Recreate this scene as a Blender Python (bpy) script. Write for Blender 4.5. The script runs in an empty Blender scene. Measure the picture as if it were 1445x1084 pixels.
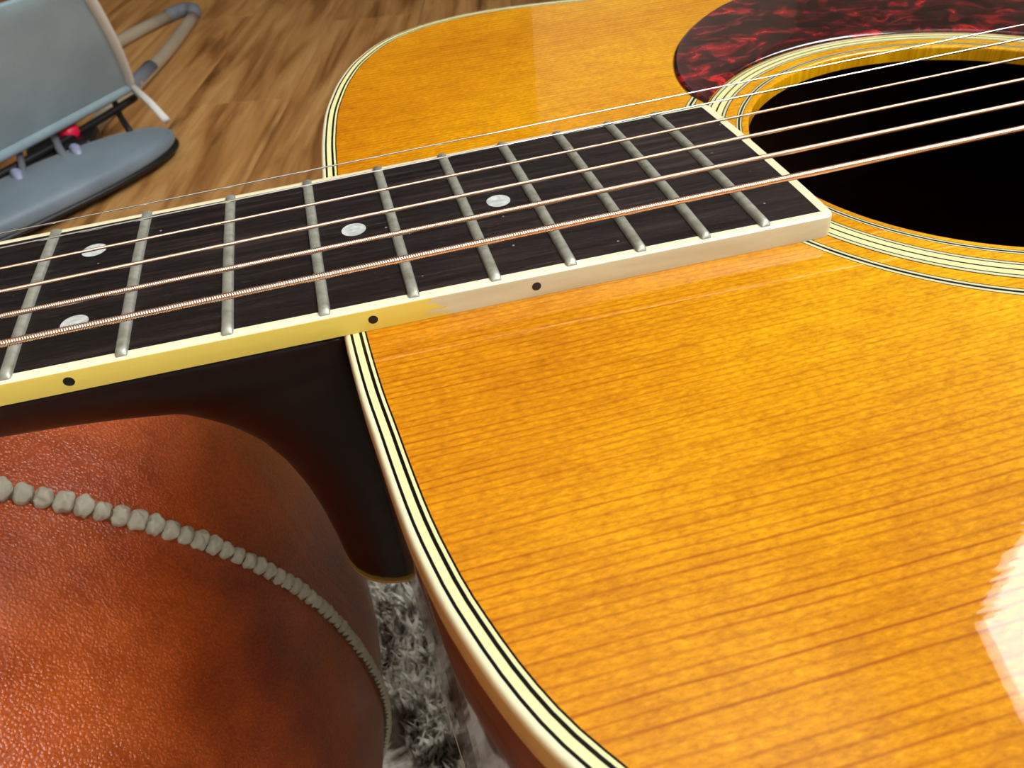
import bpy, bmesh, math, random
from mathutils import Vector, Matrix, noise

random.seed(7)
sc = bpy.context.scene
col = sc.collection

# ------------------------------------------------------------------ camera, light, exposure
ZF = 0.450                      # height of the fingerboard edge plane above the floor


def G(x, y, z):                 # guitar millimetres -> world metres
    return (x / 1000.0, y / 1000.0, z / 1000.0 + ZF)


cam_d = bpy.data.cameras.new('camera')
cam = bpy.data.objects.new('camera', cam_d)
col.objects.link(cam)
R = ((0.96562405, -0.24704518, -0.08086334),
     (-0.22218862, -0.62296578, -0.75003057),
     (0.13491634, 0.74221446, -0.65644137))
cx, cy, cz = G(367.662, -149.513, 82.522)
cam.matrix_world = Matrix(((R[0][0], -R[1][0], -R[2][0], cx),
                           (R[0][1], -R[1][1], -R[2][1], cy),
                           (R[0][2], -R[1][2], -R[2][2], cz),
                           (0, 0, 0, 1)))
cam_d.sensor_width = 36.0
cam_d.lens = 36.0 * 1141.17 / 1445.0
cam_d.clip_start = 0.01
cam_d.clip_end = 50
cam_d.dof.use_dof = True
cam_d.dof.focus_distance = 0.155
cam_d.dof.aperture_fstop = 52.0
sc.camera = cam

sc.view_settings.view_transform = 'Standard'
sc.view_settings.look = 'None'
sc.view_settings.gamma = 1.0
sc.view_settings.use_curve_mapping = False
sc.view_settings.exposure = -0.48

w = bpy.data.worlds.new('sky')
sc.world = w
w.use_nodes = True
w.node_tree.nodes['Background'].inputs[0].default_value = (0.985, 0.99, 1.0, 1)
w.node_tree.nodes['Background'].inputs[1].default_value = 23.0   # bright overcast sky outside the window

# room axes: e1 towards the window wall, e2 along it
AZ = math.radians(14.6)
E1 = Vector((math.cos(AZ), -math.sin(AZ), 0))
E2 = Vector((math.sin(AZ), math.cos(AZ), 0))
RA, RB = -2.6, 1.316            # extent along e1
RC, RD = -1.9, 3.2              # extent along e2
RH = 2.45
ROOMROT = -AZ
WIN = (-1.75, 1.012, 1.36, 2.10)  # window opening: e2 from, to, z from, to


def RM(a, b, z):                # room coordinates -> world
    v = E1 * a + E2 * b
    return (v.x, v.y, z)


def area(name, a, b, z, normal, sx, sy, power, color):
    l = bpy.data.lights.new(name, 'AREA')
    l.shape = 'RECTANGLE'
    l.size = sx
    l.size_y = sy
    l.energy = power
    l.color = color
    o = bpy.data.objects.new(name, l)
    col.objects.link(o)
    o.location = RM(a, b, z)
    o.rotation_euler = Vector(normal).to_track_quat('-Z', 'Y').to_euler()
    return o


wl = area('window_daylight', RB + 0.07, (WIN[0] + WIN[1]) / 2, (WIN[2] + WIN[3]) / 2, -E1,
          WIN[1] - WIN[0] - 0.002, WIN[3] - WIN[2] - 0.002, 205, (1.0, 0.985, 0.96))

wl.data.cycles.is_portal = True     # guides the sky light through the opening, gives no light of its own

# ------------------------------------------------------------------ node helpers


class NT:
    def __init__(s, name):
        s.m = bpy.data.materials.new(name)
        s.m.use_nodes = True
        s.t = s.m.node_tree
        s.b = s.t.nodes['Principled BSDF']

    def n(s, kind, **kw):
        nd = s.t.nodes.new('ShaderNode' + kind)
        for k, v in kw.items():
            if k.startswith('i_'):
                key = k[2:]
                key = int(key) if key.isdigit() else key
                nd.inputs[key].default_value = v
            else:
                setattr(nd, k, v)
        return nd

    def l(s, a, b):
        s.t.links.new(a, b)

    def set(s, **kw):
        names = dict(color='Base Color', rough='Roughness', metal='Metallic', coat='Coat Weight',
                     coatr='Coat Roughness', spec='Specular IOR Level', ior='IOR', sheen='Sheen Weight',
                     emis='Emission Strength', emisc='Emission Color', sss='Subsurface Weight', aniso='Anisotropic')
        for k, v in kw.items():
            if isinstance(v, tuple) and len(v) == 3:
                v = (*v, 1)
            s.b.inputs[names[k]].default_value = v
        return s

    def coord(s, scale=(1, 1, 1), loc=(0, 0, 0), rot=(0, 0, 0), out='Object'):
        c = s.n('TexCoord')
        m = s.n('Mapping')
        m.inputs['Scale'].default_value = scale
        m.inputs['Location'].default_value = loc
        m.inputs['Rotation'].default_value = rot
        s.l(c.outputs[out], m.inputs[0])
        return m.outputs[0]

    def noise(s, vec, scale, detail=3, rough=0.5, dist=0.0, out=0):
        nd = s.n('TexNoise')
        nd.inputs['Scale'].default_value = scale
        nd.inputs['Detail'].default_value = detail
        nd.inputs['Roughness'].default_value = rough
        nd.inputs['Distortion'].default_value = dist
        s.l(vec, nd.inputs['Vector'])
        return nd.outputs[out]

    def ramp(s, fac, stops, interp='LINEAR'):
        r = s.n('ValToRGB')
        cr = r.color_ramp
        cr.interpolation = interp
        while len(cr.elements) < len(stops):
            cr.elements.new(0.5)
        for e, (p, c) in zip(cr.elements, stops):
            e.position = p
            if not isinstance(c, tuple):
                c = (c, c, c)
            e.color = (*c, 1)
        s.l(fac, r.inputs[0])
        return r.outputs[0]

    def mix(s, fac, a, b, mode='MIX'):
        m = s.n('Mix', data_type='RGBA', blend_type=mode)
        for sock, v in ((0, fac), (6, a), (7, b)):
            if isinstance(v, (int, float)):
                m.inputs[sock].default_value = v
            elif isinstance(v, tuple):
                m.inputs[sock].default_value = (*v, 1) if len(v) == 3 else v
            else:
                s.l(v, m.inputs[sock])
        return m.outputs[2]

    def math(s, op, a, b=None, c=None):
        m = s.n('Math', operation=op)
        for i, v in enumerate((a, b, c)):
            if v is None:
                continue
            if isinstance(v, (int, float)):
                m.inputs[i].default_value = v
            else:
                s.l(v, m.inputs[i])
        return m.outputs[0]

    def sep(s, vec):
        x = s.n('SeparateXYZ')
        s.l(vec, x.inputs[0])
        return x.outputs

    def comb(s, x, y, z):
        c = s.n('CombineXYZ')
        for i, v in enumerate((x, y, z)):
            if isinstance(v, (int, float)):
                c.inputs[i].default_value = v
            else:
                s.l(v, c.inputs[i])
        return c.outputs[0]

    def bump(s, h, dist, strength=1.0):
        b = s.n('Bump')
        b.inputs['Strength'].default_value = strength
        b.inputs['Distance'].default_value = dist
        s.l(h, b.inputs['Height'])
        s.l(b.outputs[0], s.b.inputs['Normal'])
        return b

    def color(s, c):
        s.l(c, s.b.inputs['Base Color'])
        return s


def rgb(r, g, b):               # sRGB 0-255 -> linear
    def f(v):
        v /= 255.0
        return v / 12.92 if v <= 0.04045 else ((v + 0.055) / 1.055) ** 2.4
    return (f(r), f(g), f(b))


M = {}


def plain(name, c, rough=0.5, **kw):
    n = NT(name)
    n.set(color=c, rough=rough, **kw)
    M[name] = n.m
    return n.m


# ---- guitar woods
def mat_spruce():
    n = NT('spruce_top')
    c = n.coord()
    warp = n.noise(n.coord((3, 14, 3)), 1.0, 2)
    x, y, z = n.sep(c)
    wv = n.math('MULTIPLY', n.math('SUBTRACT', warp, 0.5), 0.012)
    wv2 = n.math('MULTIPLY', n.math('SUBTRACT', n.noise(n.coord((0.6, 260, 0)), 1.0, 1), 0.5), 0.0009)
    wv3 = n.math('MULTIPLY', n.math('SUBTRACT', n.noise(n.coord((60, 500, 0)), 1.0, 2), 0.5), 0.0006)
    yy = n.math('ADD', n.math('ADD', y, wv), n.math('ADD', wv2, wv3))
    # year rings widen from about 1 mm at the centre joint to 2 mm at the edges
    ph = n.math('MULTIPLY', n.math('LOGARITHM', n.math('ADD', 1.0, n.math('MULTIPLY', n.math('ABSOLUTE', yy), 8.5)), math.e), 2 * math.pi / 0.0085)
    s = n.math('SINE', ph)
    line = n.math('POWER', n.math('MAXIMUM', n.math('MULTIPLY', n.math('ADD', s, 1), 0.5), 0.0), 7.0)
    # some year rings darker than others; rings fade out towards the middle of the top
    var = n.ramp(n.noise(n.coord((7, 520, 0)), 1.0, 2), [(0.32, 0.4), (0.58, 1.0)])
    breakup = n.ramp(n.noise(n.coord((55, 320, 0)), 1.0, 3), [(0.3, 0.5), (0.6, 1.0)])
    ay = n.math('ABSOLUTE', y)
    edge = n.n('MapRange')
    for q, v_ in enumerate((0.035, 0.105, 0.2, 1.0)):
        edge.inputs[q + 1].default_value = v_
    n.l(ay, edge.inputs[0])
    xf = n.n('MapRange')
    for q, v_ in enumerate((-0.23, -0.13, 0.8, 0.15)):
        xf.inputs[q + 1].default_value = v_
    n.l(x, xf.inputs[0])
    la = n.math('MULTIPLY', n.math('MULTIPLY', line, var), n.math('MULTIPLY', breakup, n.math('MAXIMUM', n.math('MULTIPLY', edge.outputs[0], 0.9), xf.outputs[0])))
    tone = n.n('MapRange')          # base colour is deeper orange towards the neck end of the body
    for q, v_ in enumerate((-0.25, -0.12, 0.0, 1.0)):
        tone.inputs[q + 1].default_value = v_
    n.l(x, tone.inputs[0])
    big = n.noise(n.coord((9, 16, 1), loc=(1.3, .4, 0)), 1.0, 3, 0.55)
    base = n.ramp(big, [(0.32, (0.62, 0.225, 0.0008)), (0.5, (0.71, 0.29, 0.0012)), (0.66, (0.79, 0.36, 0.002))])
    mot = n.noise(n.coord((120, 240, 10)), 1.0, 4, 0.6)
    base = n.mix(0.85, base, n.ramp(mot, [(0.34, (0.86, 0.80, 0.70)), (0.5, (1, 1, 1)), (0.68, (1.12, 1.16, 1.3))]), 'MULTIPLY')
    fine = n.noise(n.coord((620, 1500, 10)), 1.0, 3, 0.65)
    base = n.mix(0.9, base, n.ramp(fine, [(0.30, (0.74, 0.66, 0.5)), (0.47, (0.97, 0.97, 0.97)), (0.58, (1.08, 1.12, 1.4)), (0.72, (1.3, 1.5, 8.0))]), 'MULTIPLY')
    base = n.mix(1.0, base, n.ramp(tone.outputs[0], [(0.0, (0.83, 0.77, 0.5)), (1.0, (1.02, 1.16, 1.0))]), 'MULTIPLY')
    cc = n.mix(n.math('MULTIPLY', la, 0.95), base, (0.30, 0.058, 0.001))
    n.color(cc)
    n.set(rough=0.5, spec=0.08, coat=0.9, coatr=0.014)
    n.b.inputs['Coat IOR'].default_value = 1.5
    cb = n.n('Bump')
    cb.inputs['Strength'].default_value = 0.08
    cb.inputs['Distance'].default_value = 0.0003
    n.l(n.noise(n.coord((30, 260, 1)), 1.0, 3), cb.inputs['Height'])
    n.l(cb.outputs[0], n.b.inputs['Coat Normal'])
    n.bump(fine, 0.0001, 0.3)
    return n.m


M['spruce'] = mat_spruce()


def mat_ebony():
    n = NT('dark_fingerboard_wood')
    streak = n.noise(n.coord((28, 620, 300)), 1.0, 4, 0.6)
    c = n.ramp(streak, [(0.35, (0.006, 0.0045, 0.0045)), (0.55, (0.013, 0.009, 0.0085)), (0.72, (0.034, 0.021, 0.018))])
    xs = n.sep(n.coord())[0]
    warm = n.n('MapRange')
    warm.inputs[1].default_value = -0.30
    warm.inputs[2].default_value = -0.17
    warm.inputs[3].default_value = 0.85
    warm.inputs[4].default_value = 1.7
    n.l(xs, warm.inputs[0])
    cb = n.n('VectorMath', operation='SCALE')
    n.l(c, cb.inputs[0])
    n.l(warm.outputs[0], cb.inputs['Scale'])
    pores = n.ramp(n.noise(n.coord((260, 2600, 900)), 1.0, 2, 0.6), [(0.64, 0.0), (0.72, 1.0)])
    c2 = n.mix(n.math('MULTIPLY', pores, 0.35), cb.outputs[0], (0.10, 0.085, 0.075))
    v = n.n('TexVoronoi')
    v.inputs['Scale'].default_value = 260
    n.l(n.coord(), v.inputs['Vector'])
    dust = n.math('LESS_THAN', v.outputs['Distance'], 0.065)
    sel = n.math('GREATER_THAN', n.sep(v.outputs['Color'])[0], 0.72)
    c3 = n.mix(n.math('MULTIPLY', n.math('MULTIPLY', dust, sel), 0.6), c2, (0.42, 0.40, 0.37))
    n.color(c3)
    n.l(n.ramp(streak, [(0.3, 0.34), (0.7, 0.48)]), n.b.inputs['Roughness'])
    n.set(spec=0.22)
    n.bump(n.noise(n.coord((260, 2600, 900)), 1.0, 3, 0.6), 0.00012, 0.8)
    return n.m


M['ebony'] = mat_ebony()


def mat_binding(name, side_yellow):
    n = NT(name)
    nz = n.noise(n.coord((14, 14, 14)), 1.0, 3)
    a = n.ramp(nz, [(0.3, rgb(236, 226, 184)), (0.7, rgb(246, 240, 206))])
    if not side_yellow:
        # the rim colour turns amber where it rounds over to the sides
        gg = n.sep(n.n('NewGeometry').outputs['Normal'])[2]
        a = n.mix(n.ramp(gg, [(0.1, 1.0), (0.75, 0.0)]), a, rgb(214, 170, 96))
    if side_yellow:
        # lacquered yellow side on the neck, bare ivory plastic past the lacquer line; only on the outer faces
        geo = n.n('NewGeometry')
        c = n.n('TexCoord')
        xyz = n.sep(c.outputs['Object'])
        nn = n.sep(n.sep(geo.outputs['Normal']) and geo.outputs['Normal'])
        nrag = n.noise(n.coord((130, 130, 700)), 1.0, 4, 0.6)
        xx = n.math('ADD', xyz[0], n.math('MULTIPLY', n.math('SUBTRACT', nrag, 0.5), 0.022))
        pastline = n.math('GREATER_THAN', xx, side_yellow)
        side = n.math('LESS_THAN', nn[2], 0.55)
        ycol = n.ramp(n.noise(n.coord((9, 9, 200)), 1.0, 3), [(0.3, rgb(214, 186, 74)), (0.7, rgb(226, 200, 96))])
        bare = n.ramp(n.noise(n.coord((60, 60, 400)), 1.0, 4), [(0.3, rgb(192, 178, 142)), (0.7, rgb(206, 194, 160))])
        sc_ = n.mix(pastline, ycol, bare)
        a = n.mix(side, a, sc_)
    n.color(a)
    n.set(rough=0.3, spec=0.45, sss=0.0)
    n.b.inputs['Coat Weight'].default_value = 0.25
    n.b.inputs['Coat Roughness'].default_value = 0.12
    n.bump(n.noise(n.coord((300, 300, 900)), 1.0, 3), 0.00006, 0.6)
    return n.m


M['board_binding'] = mat_binding('fingerboard_binding_plastic', -0.2365)
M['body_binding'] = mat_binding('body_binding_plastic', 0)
plain('black_fiber', (0.0015, 0.0013, 0.0012), 0.4, spec=.1, coat=0.35, coatr=0.04)
plain('yellow_inlay', rgb(232, 228, 164), 0.35, spec=.2, coat=0.6, coatr=0.04)
plain('pale_inlay', rgb(214, 214, 170), 0.35, coat=1.0, coatr=0.04)
plain('dot_black', (0.004, 0.004, 0.004), 0.3)


def mat_pearl():
    n = NT('pearl')
    v = n.noise(n.coord((300, 500, 300)), 1.0, 3, 0.5, 1.5)
    n.color(n.ramp(v, [(0.3, rgb(170, 176, 168)), (0.5, rgb(196, 202, 200)), (0.7, rgb(222, 222, 214))]))
    n.set(rough=0.22, spec=0.6, coat=0.6, coatr=0.1)
    return n.m


M['pearl'] = mat_pearl()


def mat_neck():
    n = NT('dark_neck_lacquer')
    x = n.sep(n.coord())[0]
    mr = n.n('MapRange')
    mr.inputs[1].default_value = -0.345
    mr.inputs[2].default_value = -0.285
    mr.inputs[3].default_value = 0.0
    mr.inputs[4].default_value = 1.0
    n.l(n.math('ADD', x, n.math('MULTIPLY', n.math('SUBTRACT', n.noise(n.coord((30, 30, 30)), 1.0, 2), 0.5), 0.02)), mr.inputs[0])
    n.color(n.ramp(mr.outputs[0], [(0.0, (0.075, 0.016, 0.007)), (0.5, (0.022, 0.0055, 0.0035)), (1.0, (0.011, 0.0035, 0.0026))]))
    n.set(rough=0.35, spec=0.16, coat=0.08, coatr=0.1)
    return n.m


M['neck'] = mat_neck()


def mat_mahogany():
    n = NT('red_brown_side_wood')
    g = n.noise(n.coord((18, 18, 420)), 1.0, 4, 0.6)
    n.color(n.ramp(g, [(0.35, (0.085, 0.016, 0.006)), (0.65, (0.17, 0.038, 0.013))]))
    n.set(rough=0.35, coat=1.0, coatr=0.06)
    return n.m


M['mahogany'] = mat_mahogany()
plain('inner_wood', rgb(86, 52, 30), 0.8)


def mat_tortoise():
    n = NT('red_tortoise_plastic')
    c = n.coord((1, 1.35, 1))
    dist = n.noise(c, 60, 2, 0.5, 0.0, 1)
    v = n.n('VectorMath', operation='MULTIPLY_ADD')
    n.l(dist, v.inputs[0])
    v.inputs[1].default_value = (0.014, 0.014, 0)
    n.l(c, v.inputs[2])
    a = n.noise(v.outputs[0], 130, 5, 0.62, 0.8)
    b = n.noise(n.coord((1, 1.2, 1), loc=(3, 2, 0)), 70, 3, 0.5, 1.2)
    ca = n.ramp(a, [(0.38, (0.017, 0.0065, 0.0065)), (0.50, (0.055, 0.005, 0.008)), (0.57, (0.22, 0.009, 0.014)), (0.68, (0.55, 0.022, 0.022))])
    cb = n.ramp(b, [(0.42, (0.12, 0.16, 0.15)), (0.56, (1, 1, 1))])
    cc = n.mix(0.8, ca, cb, 'MULTIPLY')
    n.color(cc)
    n.set(rough=0.16, spec=0.5, coat=0.6, coatr=0.06)
    return n.m


M['tortoise'] = mat_tortoise()


def mat_fret():
    n = NT('tarnished_nickel')
    v = n.noise(n.coord((300, 420, 300)), 1.0, 4, 0.6)
    n.color(n.ramp(v, [(0.3, rgb(150, 150, 132)), (0.52, rgb(176, 178, 164)), (0.75, rgb(194, 196, 186))]))
    n.l(n.ramp(v, [(0.3, 0.5), (0.7, 0.42)]), n.b.inputs['Roughness'])
    n.set(metal=0.6, spec=0.6)
    n.bump(n.noise(n.coord((900, 900, 900)), 1.0, 2), 0.00008, 0.5)
    return n.m


M['fret'] = mat_fret()
plain('bronze_wire', rgb(250, 208, 182), 0.25, metal=1.0)
plain('steel_wire', rgb(240, 240, 240), 0.1, metal=1.0)
plain('old_steel_wire', rgb(190, 186, 178), 0.28, metal=1.0)
plain('chrome', rgb(210, 210, 212), 0.15, metal=1.0)
plain('bone', rgb(240, 232, 205), 0.4)


def mat_leather():
    n = NT('cognac_leather')
    big = n.noise(n.coord((7, 7, 7), loc=(2.2, .3, 1.0)), 1.0, 4, 0.6)
    mid = n.noise(n.coord((34, 34, 34)), 1.0, 4, 0.6)
    c = n.ramp(big, [(0.33, rgb(84, 22, 8)), (0.44, rgb(136, 48, 12)), (0.54, rgb(172, 72, 18)), (0.7, rgb(202, 98, 34))])
    c = n.mix(0.75, c, n.ramp(mid, [(0.3, (0.6, 0.5, 0.45)), (0.52, (1, 1, 1)), (0.72, (1.2, 1.22, 1.15))]), 'MULTIPLY')
    v = n.n('TexVoronoi', feature='SMOOTH_F1')
    v.inputs['Scale'].default_value = 1
    v.inputs['Smoothness'].default_value = 0.35
    dn = n.noise(n.coord((500, 500, 500)), 1.0, 2, 0.5, 0, 1)
    vm = n.n('VectorMath', operation='MULTIPLY_ADD')
    n.l(dn, vm.inputs[0])
    vm.inputs[1].default_value = (1.1, 1.1, 1.1)
    n.l(n.coord((1080, 1080, 1080)), vm.inputs[2])
    n.l(vm.outputs[0], v.inputs['Vector'])
    peb = n.math('SUBTRACT', 1.0, v.outputs['Distance'])
    pr = n.ramp(peb, [(0.35, 0.0), (0.85, 1.0)])
    c = n.mix(0.55, c, n.ramp(pr, [(0.0, (0.62, 0.5, 0.4)), (0.6, (1, 1, 1)), (1.0, (1.12, 1.15, 1.2))]), 'MULTIPLY')
    n.color(c)
    wr = n.noise(n.coord((40, 40, 16)), 1.0, 4, 0.6, 1.0)
    h = n.math('ADD', n.math('MULTIPLY', pr, 0.36), n.math('MULTIPLY', wr, 2.2))
    n.bump(h, 0.0006, 0.8)
    n.l(n.ramp(mid, [(0.3, 0.30), (0.7, 0.42)]), n.b.inputs['Roughness'])
    n.set(spec=0.6, coat=0.5, coatr=0.25)
    return n.m


M['leather'] = mat_leather()


def mat_cord():
    n = NT('braided_cord')
    v = n.noise(n.coord((260, 260, 260)), 1.0, 4, 0.6)
    n.color(n.ramp(v, [(0.3, rgb(150, 144, 118)), (0.5, rgb(204, 198, 172)), (0.7, rgb(236, 232, 214))]))
    n.set(rough=0.34, spec=0.7)
    n.bump(n.noise(n.coord((1100, 1100, 1100)), 1.0, 3), 0.0003, 0.7)
    return n.m


M['cord'] = mat_cord()


def mat_plank():
    n = NT('oak_plank')
    oi = n.n('ObjectInfo')
    off = n.comb(n.math('MULTIPLY', oi.outputs['Random'], 37.0), n.math('MULTIPLY', oi.outputs['Random'], 91.0), 0)
    va = n.n('VectorMath', operation='ADD')
    n.l(n.coord((26, 2.6, 10)), va.inputs[0])
    n.l(off, va.inputs[1])
    g = n.noise(va.outputs[0], 1.0, 4, 0.55, 0.7)
    vb = n.n('VectorMath', operation='ADD')
    n.l(n.coord((140, 5, 10)), vb.inputs[0])
    n.l(off, vb.inputs[1])
    f = n.noise(vb.outputs[0], 1.0, 3, 0.6)
    c = n.ramp(g, [(0.24, rgb(96, 58, 26)), (0.36, rgb(150, 102, 52)), (0.5, rgb(190, 140, 82)), (0.7, rgb(210, 166, 106))])
    c = n.mix(0.6, c, n.ramp(f, [(0.35, (0.78, 0.72, 0.66)), (0.55, (1, 1, 1))]), 'MULTIPLY')
    tone = n.ramp(oi.outputs['Random'], [(0.0, (0.88, 0.84, 0.80)), (1.0, (1.08, 1.06, 1.02))])
    c = n.mix(1.0, c, tone, 'MULTIPLY')
    # a few dark knots
    vv = n.n('TexVoronoi')
    vv.inputs['Scale'].default_value = 1
    vk = n.n('VectorMath', operation='ADD')
    n.l(n.coord((12, 3.0, 1)), vk.inputs[0])
    n.l(off, vk.inputs[1])
    n.l(vk.outputs[0], vv.inputs['Vector'])
    kn = n.ramp(vv.outputs['Distance'], [(0.0, 1.0), (0.17, 0.0)])
    c = n.mix(n.math('MULTIPLY', kn, 0.75), c, rgb(70, 42, 24))
    n.color(c)
    n.set(rough=0.5, spec=0.4)
    n.bump(g, 0.0006, 0.4)
    return n.m


M['plank'] = mat_plank()


def mat_rug():
    n = NT('shaggy_grey_wool')
    v = n.noise(n.coord((24, 24, 0)), 1.0, 4, 0.62, 0.6)
    f = n.noise(n.coord((260, 260, 60)), 1.0, 3)
    c = n.ramp(v, [(0.40, rgb(96, 84, 72)), (0.45, rgb(170, 162, 146)), (0.52, rgb(236, 232, 218)), (0.7, rgb(246, 244, 236))])
    c = n.mix(0.8, c, n.ramp(f, [(0.3, (0.6, 0.6, 0.58)), (0.6, (1.1, 1.1, 1.1))]), 'MULTIPLY')
    n.color(c)
    n.set(rough=0.95, spec=0.15)
    return n.m


M['rug'] = mat_rug()


def mat_fabric(name, a, b, rough=0.9, scale=700):
    n = NT(name)
    v = n.noise(n.coord((9, 9, 9)), 1.0, 3)
    f = n.noise(n.coord((scale, scale, scale)), 1.0, 2)
    c = n.ramp(v, [(0.3, a), (0.7, b)])
    n.color(n.mix(0.5, c, n.ramp(f, [(0.3, (0.85, 0.85, 0.85)), (0.7, (1.1, 1.1, 1.1))]), 'MULTIPLY'))
    n.set(rough=rough, spec=0.4, sheen=0.2)
    n.bump(f, 0.0006, 0.5)
    return n.m


M['grey_cloth'] = mat_fabric('grey_mesh_cloth', rgb(132, 154, 162), rgb(154, 176, 184))
M['slate_cloth'] = mat_fabric('slate_cloth', rgb(98, 112, 122), rgb(120, 136, 148), rough=0.45)
plain('cream_piping', rgb(226, 224, 216), 0.7)
plain('beige_tube', rgb(172, 160, 138), 0.42, coat=0.2)
plain('grey_rubber', rgb(112, 118, 126), 0.6)
plain('black_plastic', rgb(20, 19, 20), 0.42)
plain('red_knob', rgb(226, 20, 62), 0.4)
plain('lavender_plastic', rgb(150, 156, 184), 0.4)


def mat_wall(name, c):
    n = NT(name)
    v = n.noise(n.coord((3, 3, 3)), 1.0, 4)
    n.color(n.mix(0.4, c, n.ramp(v, [(0.3, (0.94, 0.94, 0.94)), (0.7, (1.0, 1.0, 1.0))]), 'MULTIPLY'))
    n.set(rough=0.9, spec=0.2)
    n.bump(n.noise(n.coord((90, 90, 90)), 1.0, 3), 0.001, 0.3)
    return n.m


M['wall'] = mat_wall('grey_plaster', rgb(176, 172, 164))
M['white_wall'] = mat_wall('white_plaster', rgb(232, 230, 226))
M['ceiling'] = mat_wall('off_white_ceiling', rgb(196, 192, 184))
M['white_paint'] = plain('white_paint', rgb(235, 234, 230), 0.45)
M['stool_wood'] = plain('pale_stool_wood', rgb(188, 152, 108), 0.5)


def mat_glass():
    n = NT('window_glass')
    out = n.t.nodes['Material Output']
    tr = n.n('BsdfTransparent')
    gl = n.n('BsdfGlossy')
    gl.inputs['Roughness'].default_value = 0.02
    fr = n.n('Fresnel')
    fr.inputs[0].default_value = 1.45
    mx = n.n('MixShader')
    geo = n.n('NewGeometry')        # a thin pane: reflect once, on the face towards the ray
    n.l(n.math('MULTIPLY', fr.outputs[0], n.math('SUBTRACT', 1.0, geo.outputs['Backfacing'])), mx.inputs[0])
    n.l(tr.outputs[0], mx.inputs[1])
    n.l(gl.outputs[0], mx.inputs[2])
    n.l(mx.outputs[0], out.inputs['Surface'])
    return n.m


M['glass'] = mat_glass()

# ------------------------------------------------------------------ object helpers


def tag(o, label=None, cat=None, group=None, kind=None):
    if label:
        o['label'] = label
    if cat:
        o['category'] = cat
    if group:
        o['group'] = group
    if kind:
        o['kind'] = kind
    return o


def empty(name, loc, label, cat, group=None):
    o = bpy.data.objects.new(name, None)
    o.empty_display_size = 0.05
    o.location = loc
    col.objects.link(o)
    return tag(o, label, cat, group)


def origin_of(o):
    p = Vector((0, 0, 0))
    while o is not None:
        p += o.location
        o = o.parent
    return p


def mk(name, verts, faces, mats, parent=None, smooth=True, fm=None, loc=None):
    """verts in world metres; the object keeps the origin of its parent unless loc is given"""
    org = Vector(loc) if loc is not None else (origin_of(parent) if parent else Vector((0, 0, 0)))
    me = bpy.data.meshes.new(name)
    me.from_pydata([tuple(Vector(v) - org) for v in verts], [], faces)
    if not isinstance(mats, (list, tuple)):
        mats = [mats]
    for m in mats:
        me.materials.append(m)
    if fm:
        me.polygons.foreach_set('material_index', fm)
    if smooth:
        me.polygons.foreach_set('use_smooth', [True] * len(me.polygons))
    me.update()
    o = bpy.data.objects.new(name, me)
    col.objects.link(o)
    if parent:
        o.parent = parent
        o.location = org - origin_of(parent)
    else:
        o.location = org
    return o


def fix_normals(o):
    bm = bmesh.new()
    bm.from_mesh(o.data)
    bmesh.ops.recalc_face_normals(bm, faces=bm.faces)
    bm.to_mesh(o.data)
    bm.free()
    return o


def autosmooth(o, deg=35):
    me = o.data
    bm = bmesh.new()
    bm.from_mesh(me)
    a = math.radians(deg)
    for e in bm.edges:
        e.smooth = not (len(e.link_faces) == 2 and e.calc_face_angle(0) > a) and len(e.link_faces) == 2
    bm.to_mesh(me)
    bm.free()
    return o


def bevel(o, width, seg=2, angle=40):
    m = o.modifiers.new('bevel', 'BEVEL')
    m.width = width
    m.segments = seg
    m.limit_method = 'ANGLE'
    m.angle_limit = math.radians(angle)
    return o


def box_vf(x0, x1, y0, y1, z0, z1, f=lambda a, b, c: (a, b, c)):
    v = [f(x, y, z) for z in (z0, z1) for y in (y0, y1) for x in (x0, x1)]
    return v, [(0, 2, 3, 1), (4, 5, 7, 6), (0, 1, 5, 4), (2, 6, 7, 3), (0, 4, 6, 2), (1, 3, 7, 5)]


def boxes(name, lst, mat, parent=None, f=lambda a, b, c: (a, b, c), bev=0.0, loc=None):
    V, F = [], []
    for b in lst:
        v, fc = box_vf(*b, f=f)
        k = len(V)
        V += v
        F += [tuple(i + k for i in q) for q in fc]
    o = mk(name, V, F, mat, parent, smooth=False, loc=loc)
    fix_normals(o)
    if bev:
        bevel(o, bev)
    return o


def frame_at(pts, i, closed=False):
    n = len(pts)
    a = pts[(i - 1) % n] if (closed or i > 0) else pts[i]
    b = pts[(i + 1) % n] if (closed or i < n - 1) else pts[i]
    return (b - a).normalized()


def tube_vf(pts, rad, seg=10, closed=False, cap=True, squash=1.0):
    pts = [Vector(p) for p in pts]
    V, F = [], []
    up = Vector((0, 0, 1))
    prev = None
    for i, p in enumerate(pts):
        t = frame_at(pts, i, closed)
        if prev is None:
            ref = up if abs(t.dot(up)) < 0.95 else Vector((1, 0, 0))
            u = t.cross(ref).normalized()
        else:
            u = (prev - t * prev.dot(t)).normalized()
        prev = u
        v = t.cross(u)
        r = rad[i] if hasattr(rad, '__len__') else rad
        for k in range(seg):
            a = 2 * math.pi * k / seg
            V.append(p + u * (r * math.cos(a)) + v * (r * squash * math.sin(a)))
    n = len(pts)
    for i in range(n if closed else n - 1):
        j = (i + 1) % n
        for k in range(seg):
            l = (k + 1) % seg
            F.append((i * seg + k, i * seg + l, j * seg + l, j * seg + k))
    if cap and not closed:
        F.append(tuple(range(seg))[::-1])
        F.append(tuple((n - 1) * seg + k for k in range(seg)))
    return V, F


def tube(name, pts, rad, mat, parent=None, seg=10, closed=False, squash=1.0, loc=None):
    v, f = tube_vf(pts, rad, seg, closed, squash=squash)
    return fix_normals(mk(name, v, f, mat, parent, loc=loc))


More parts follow.
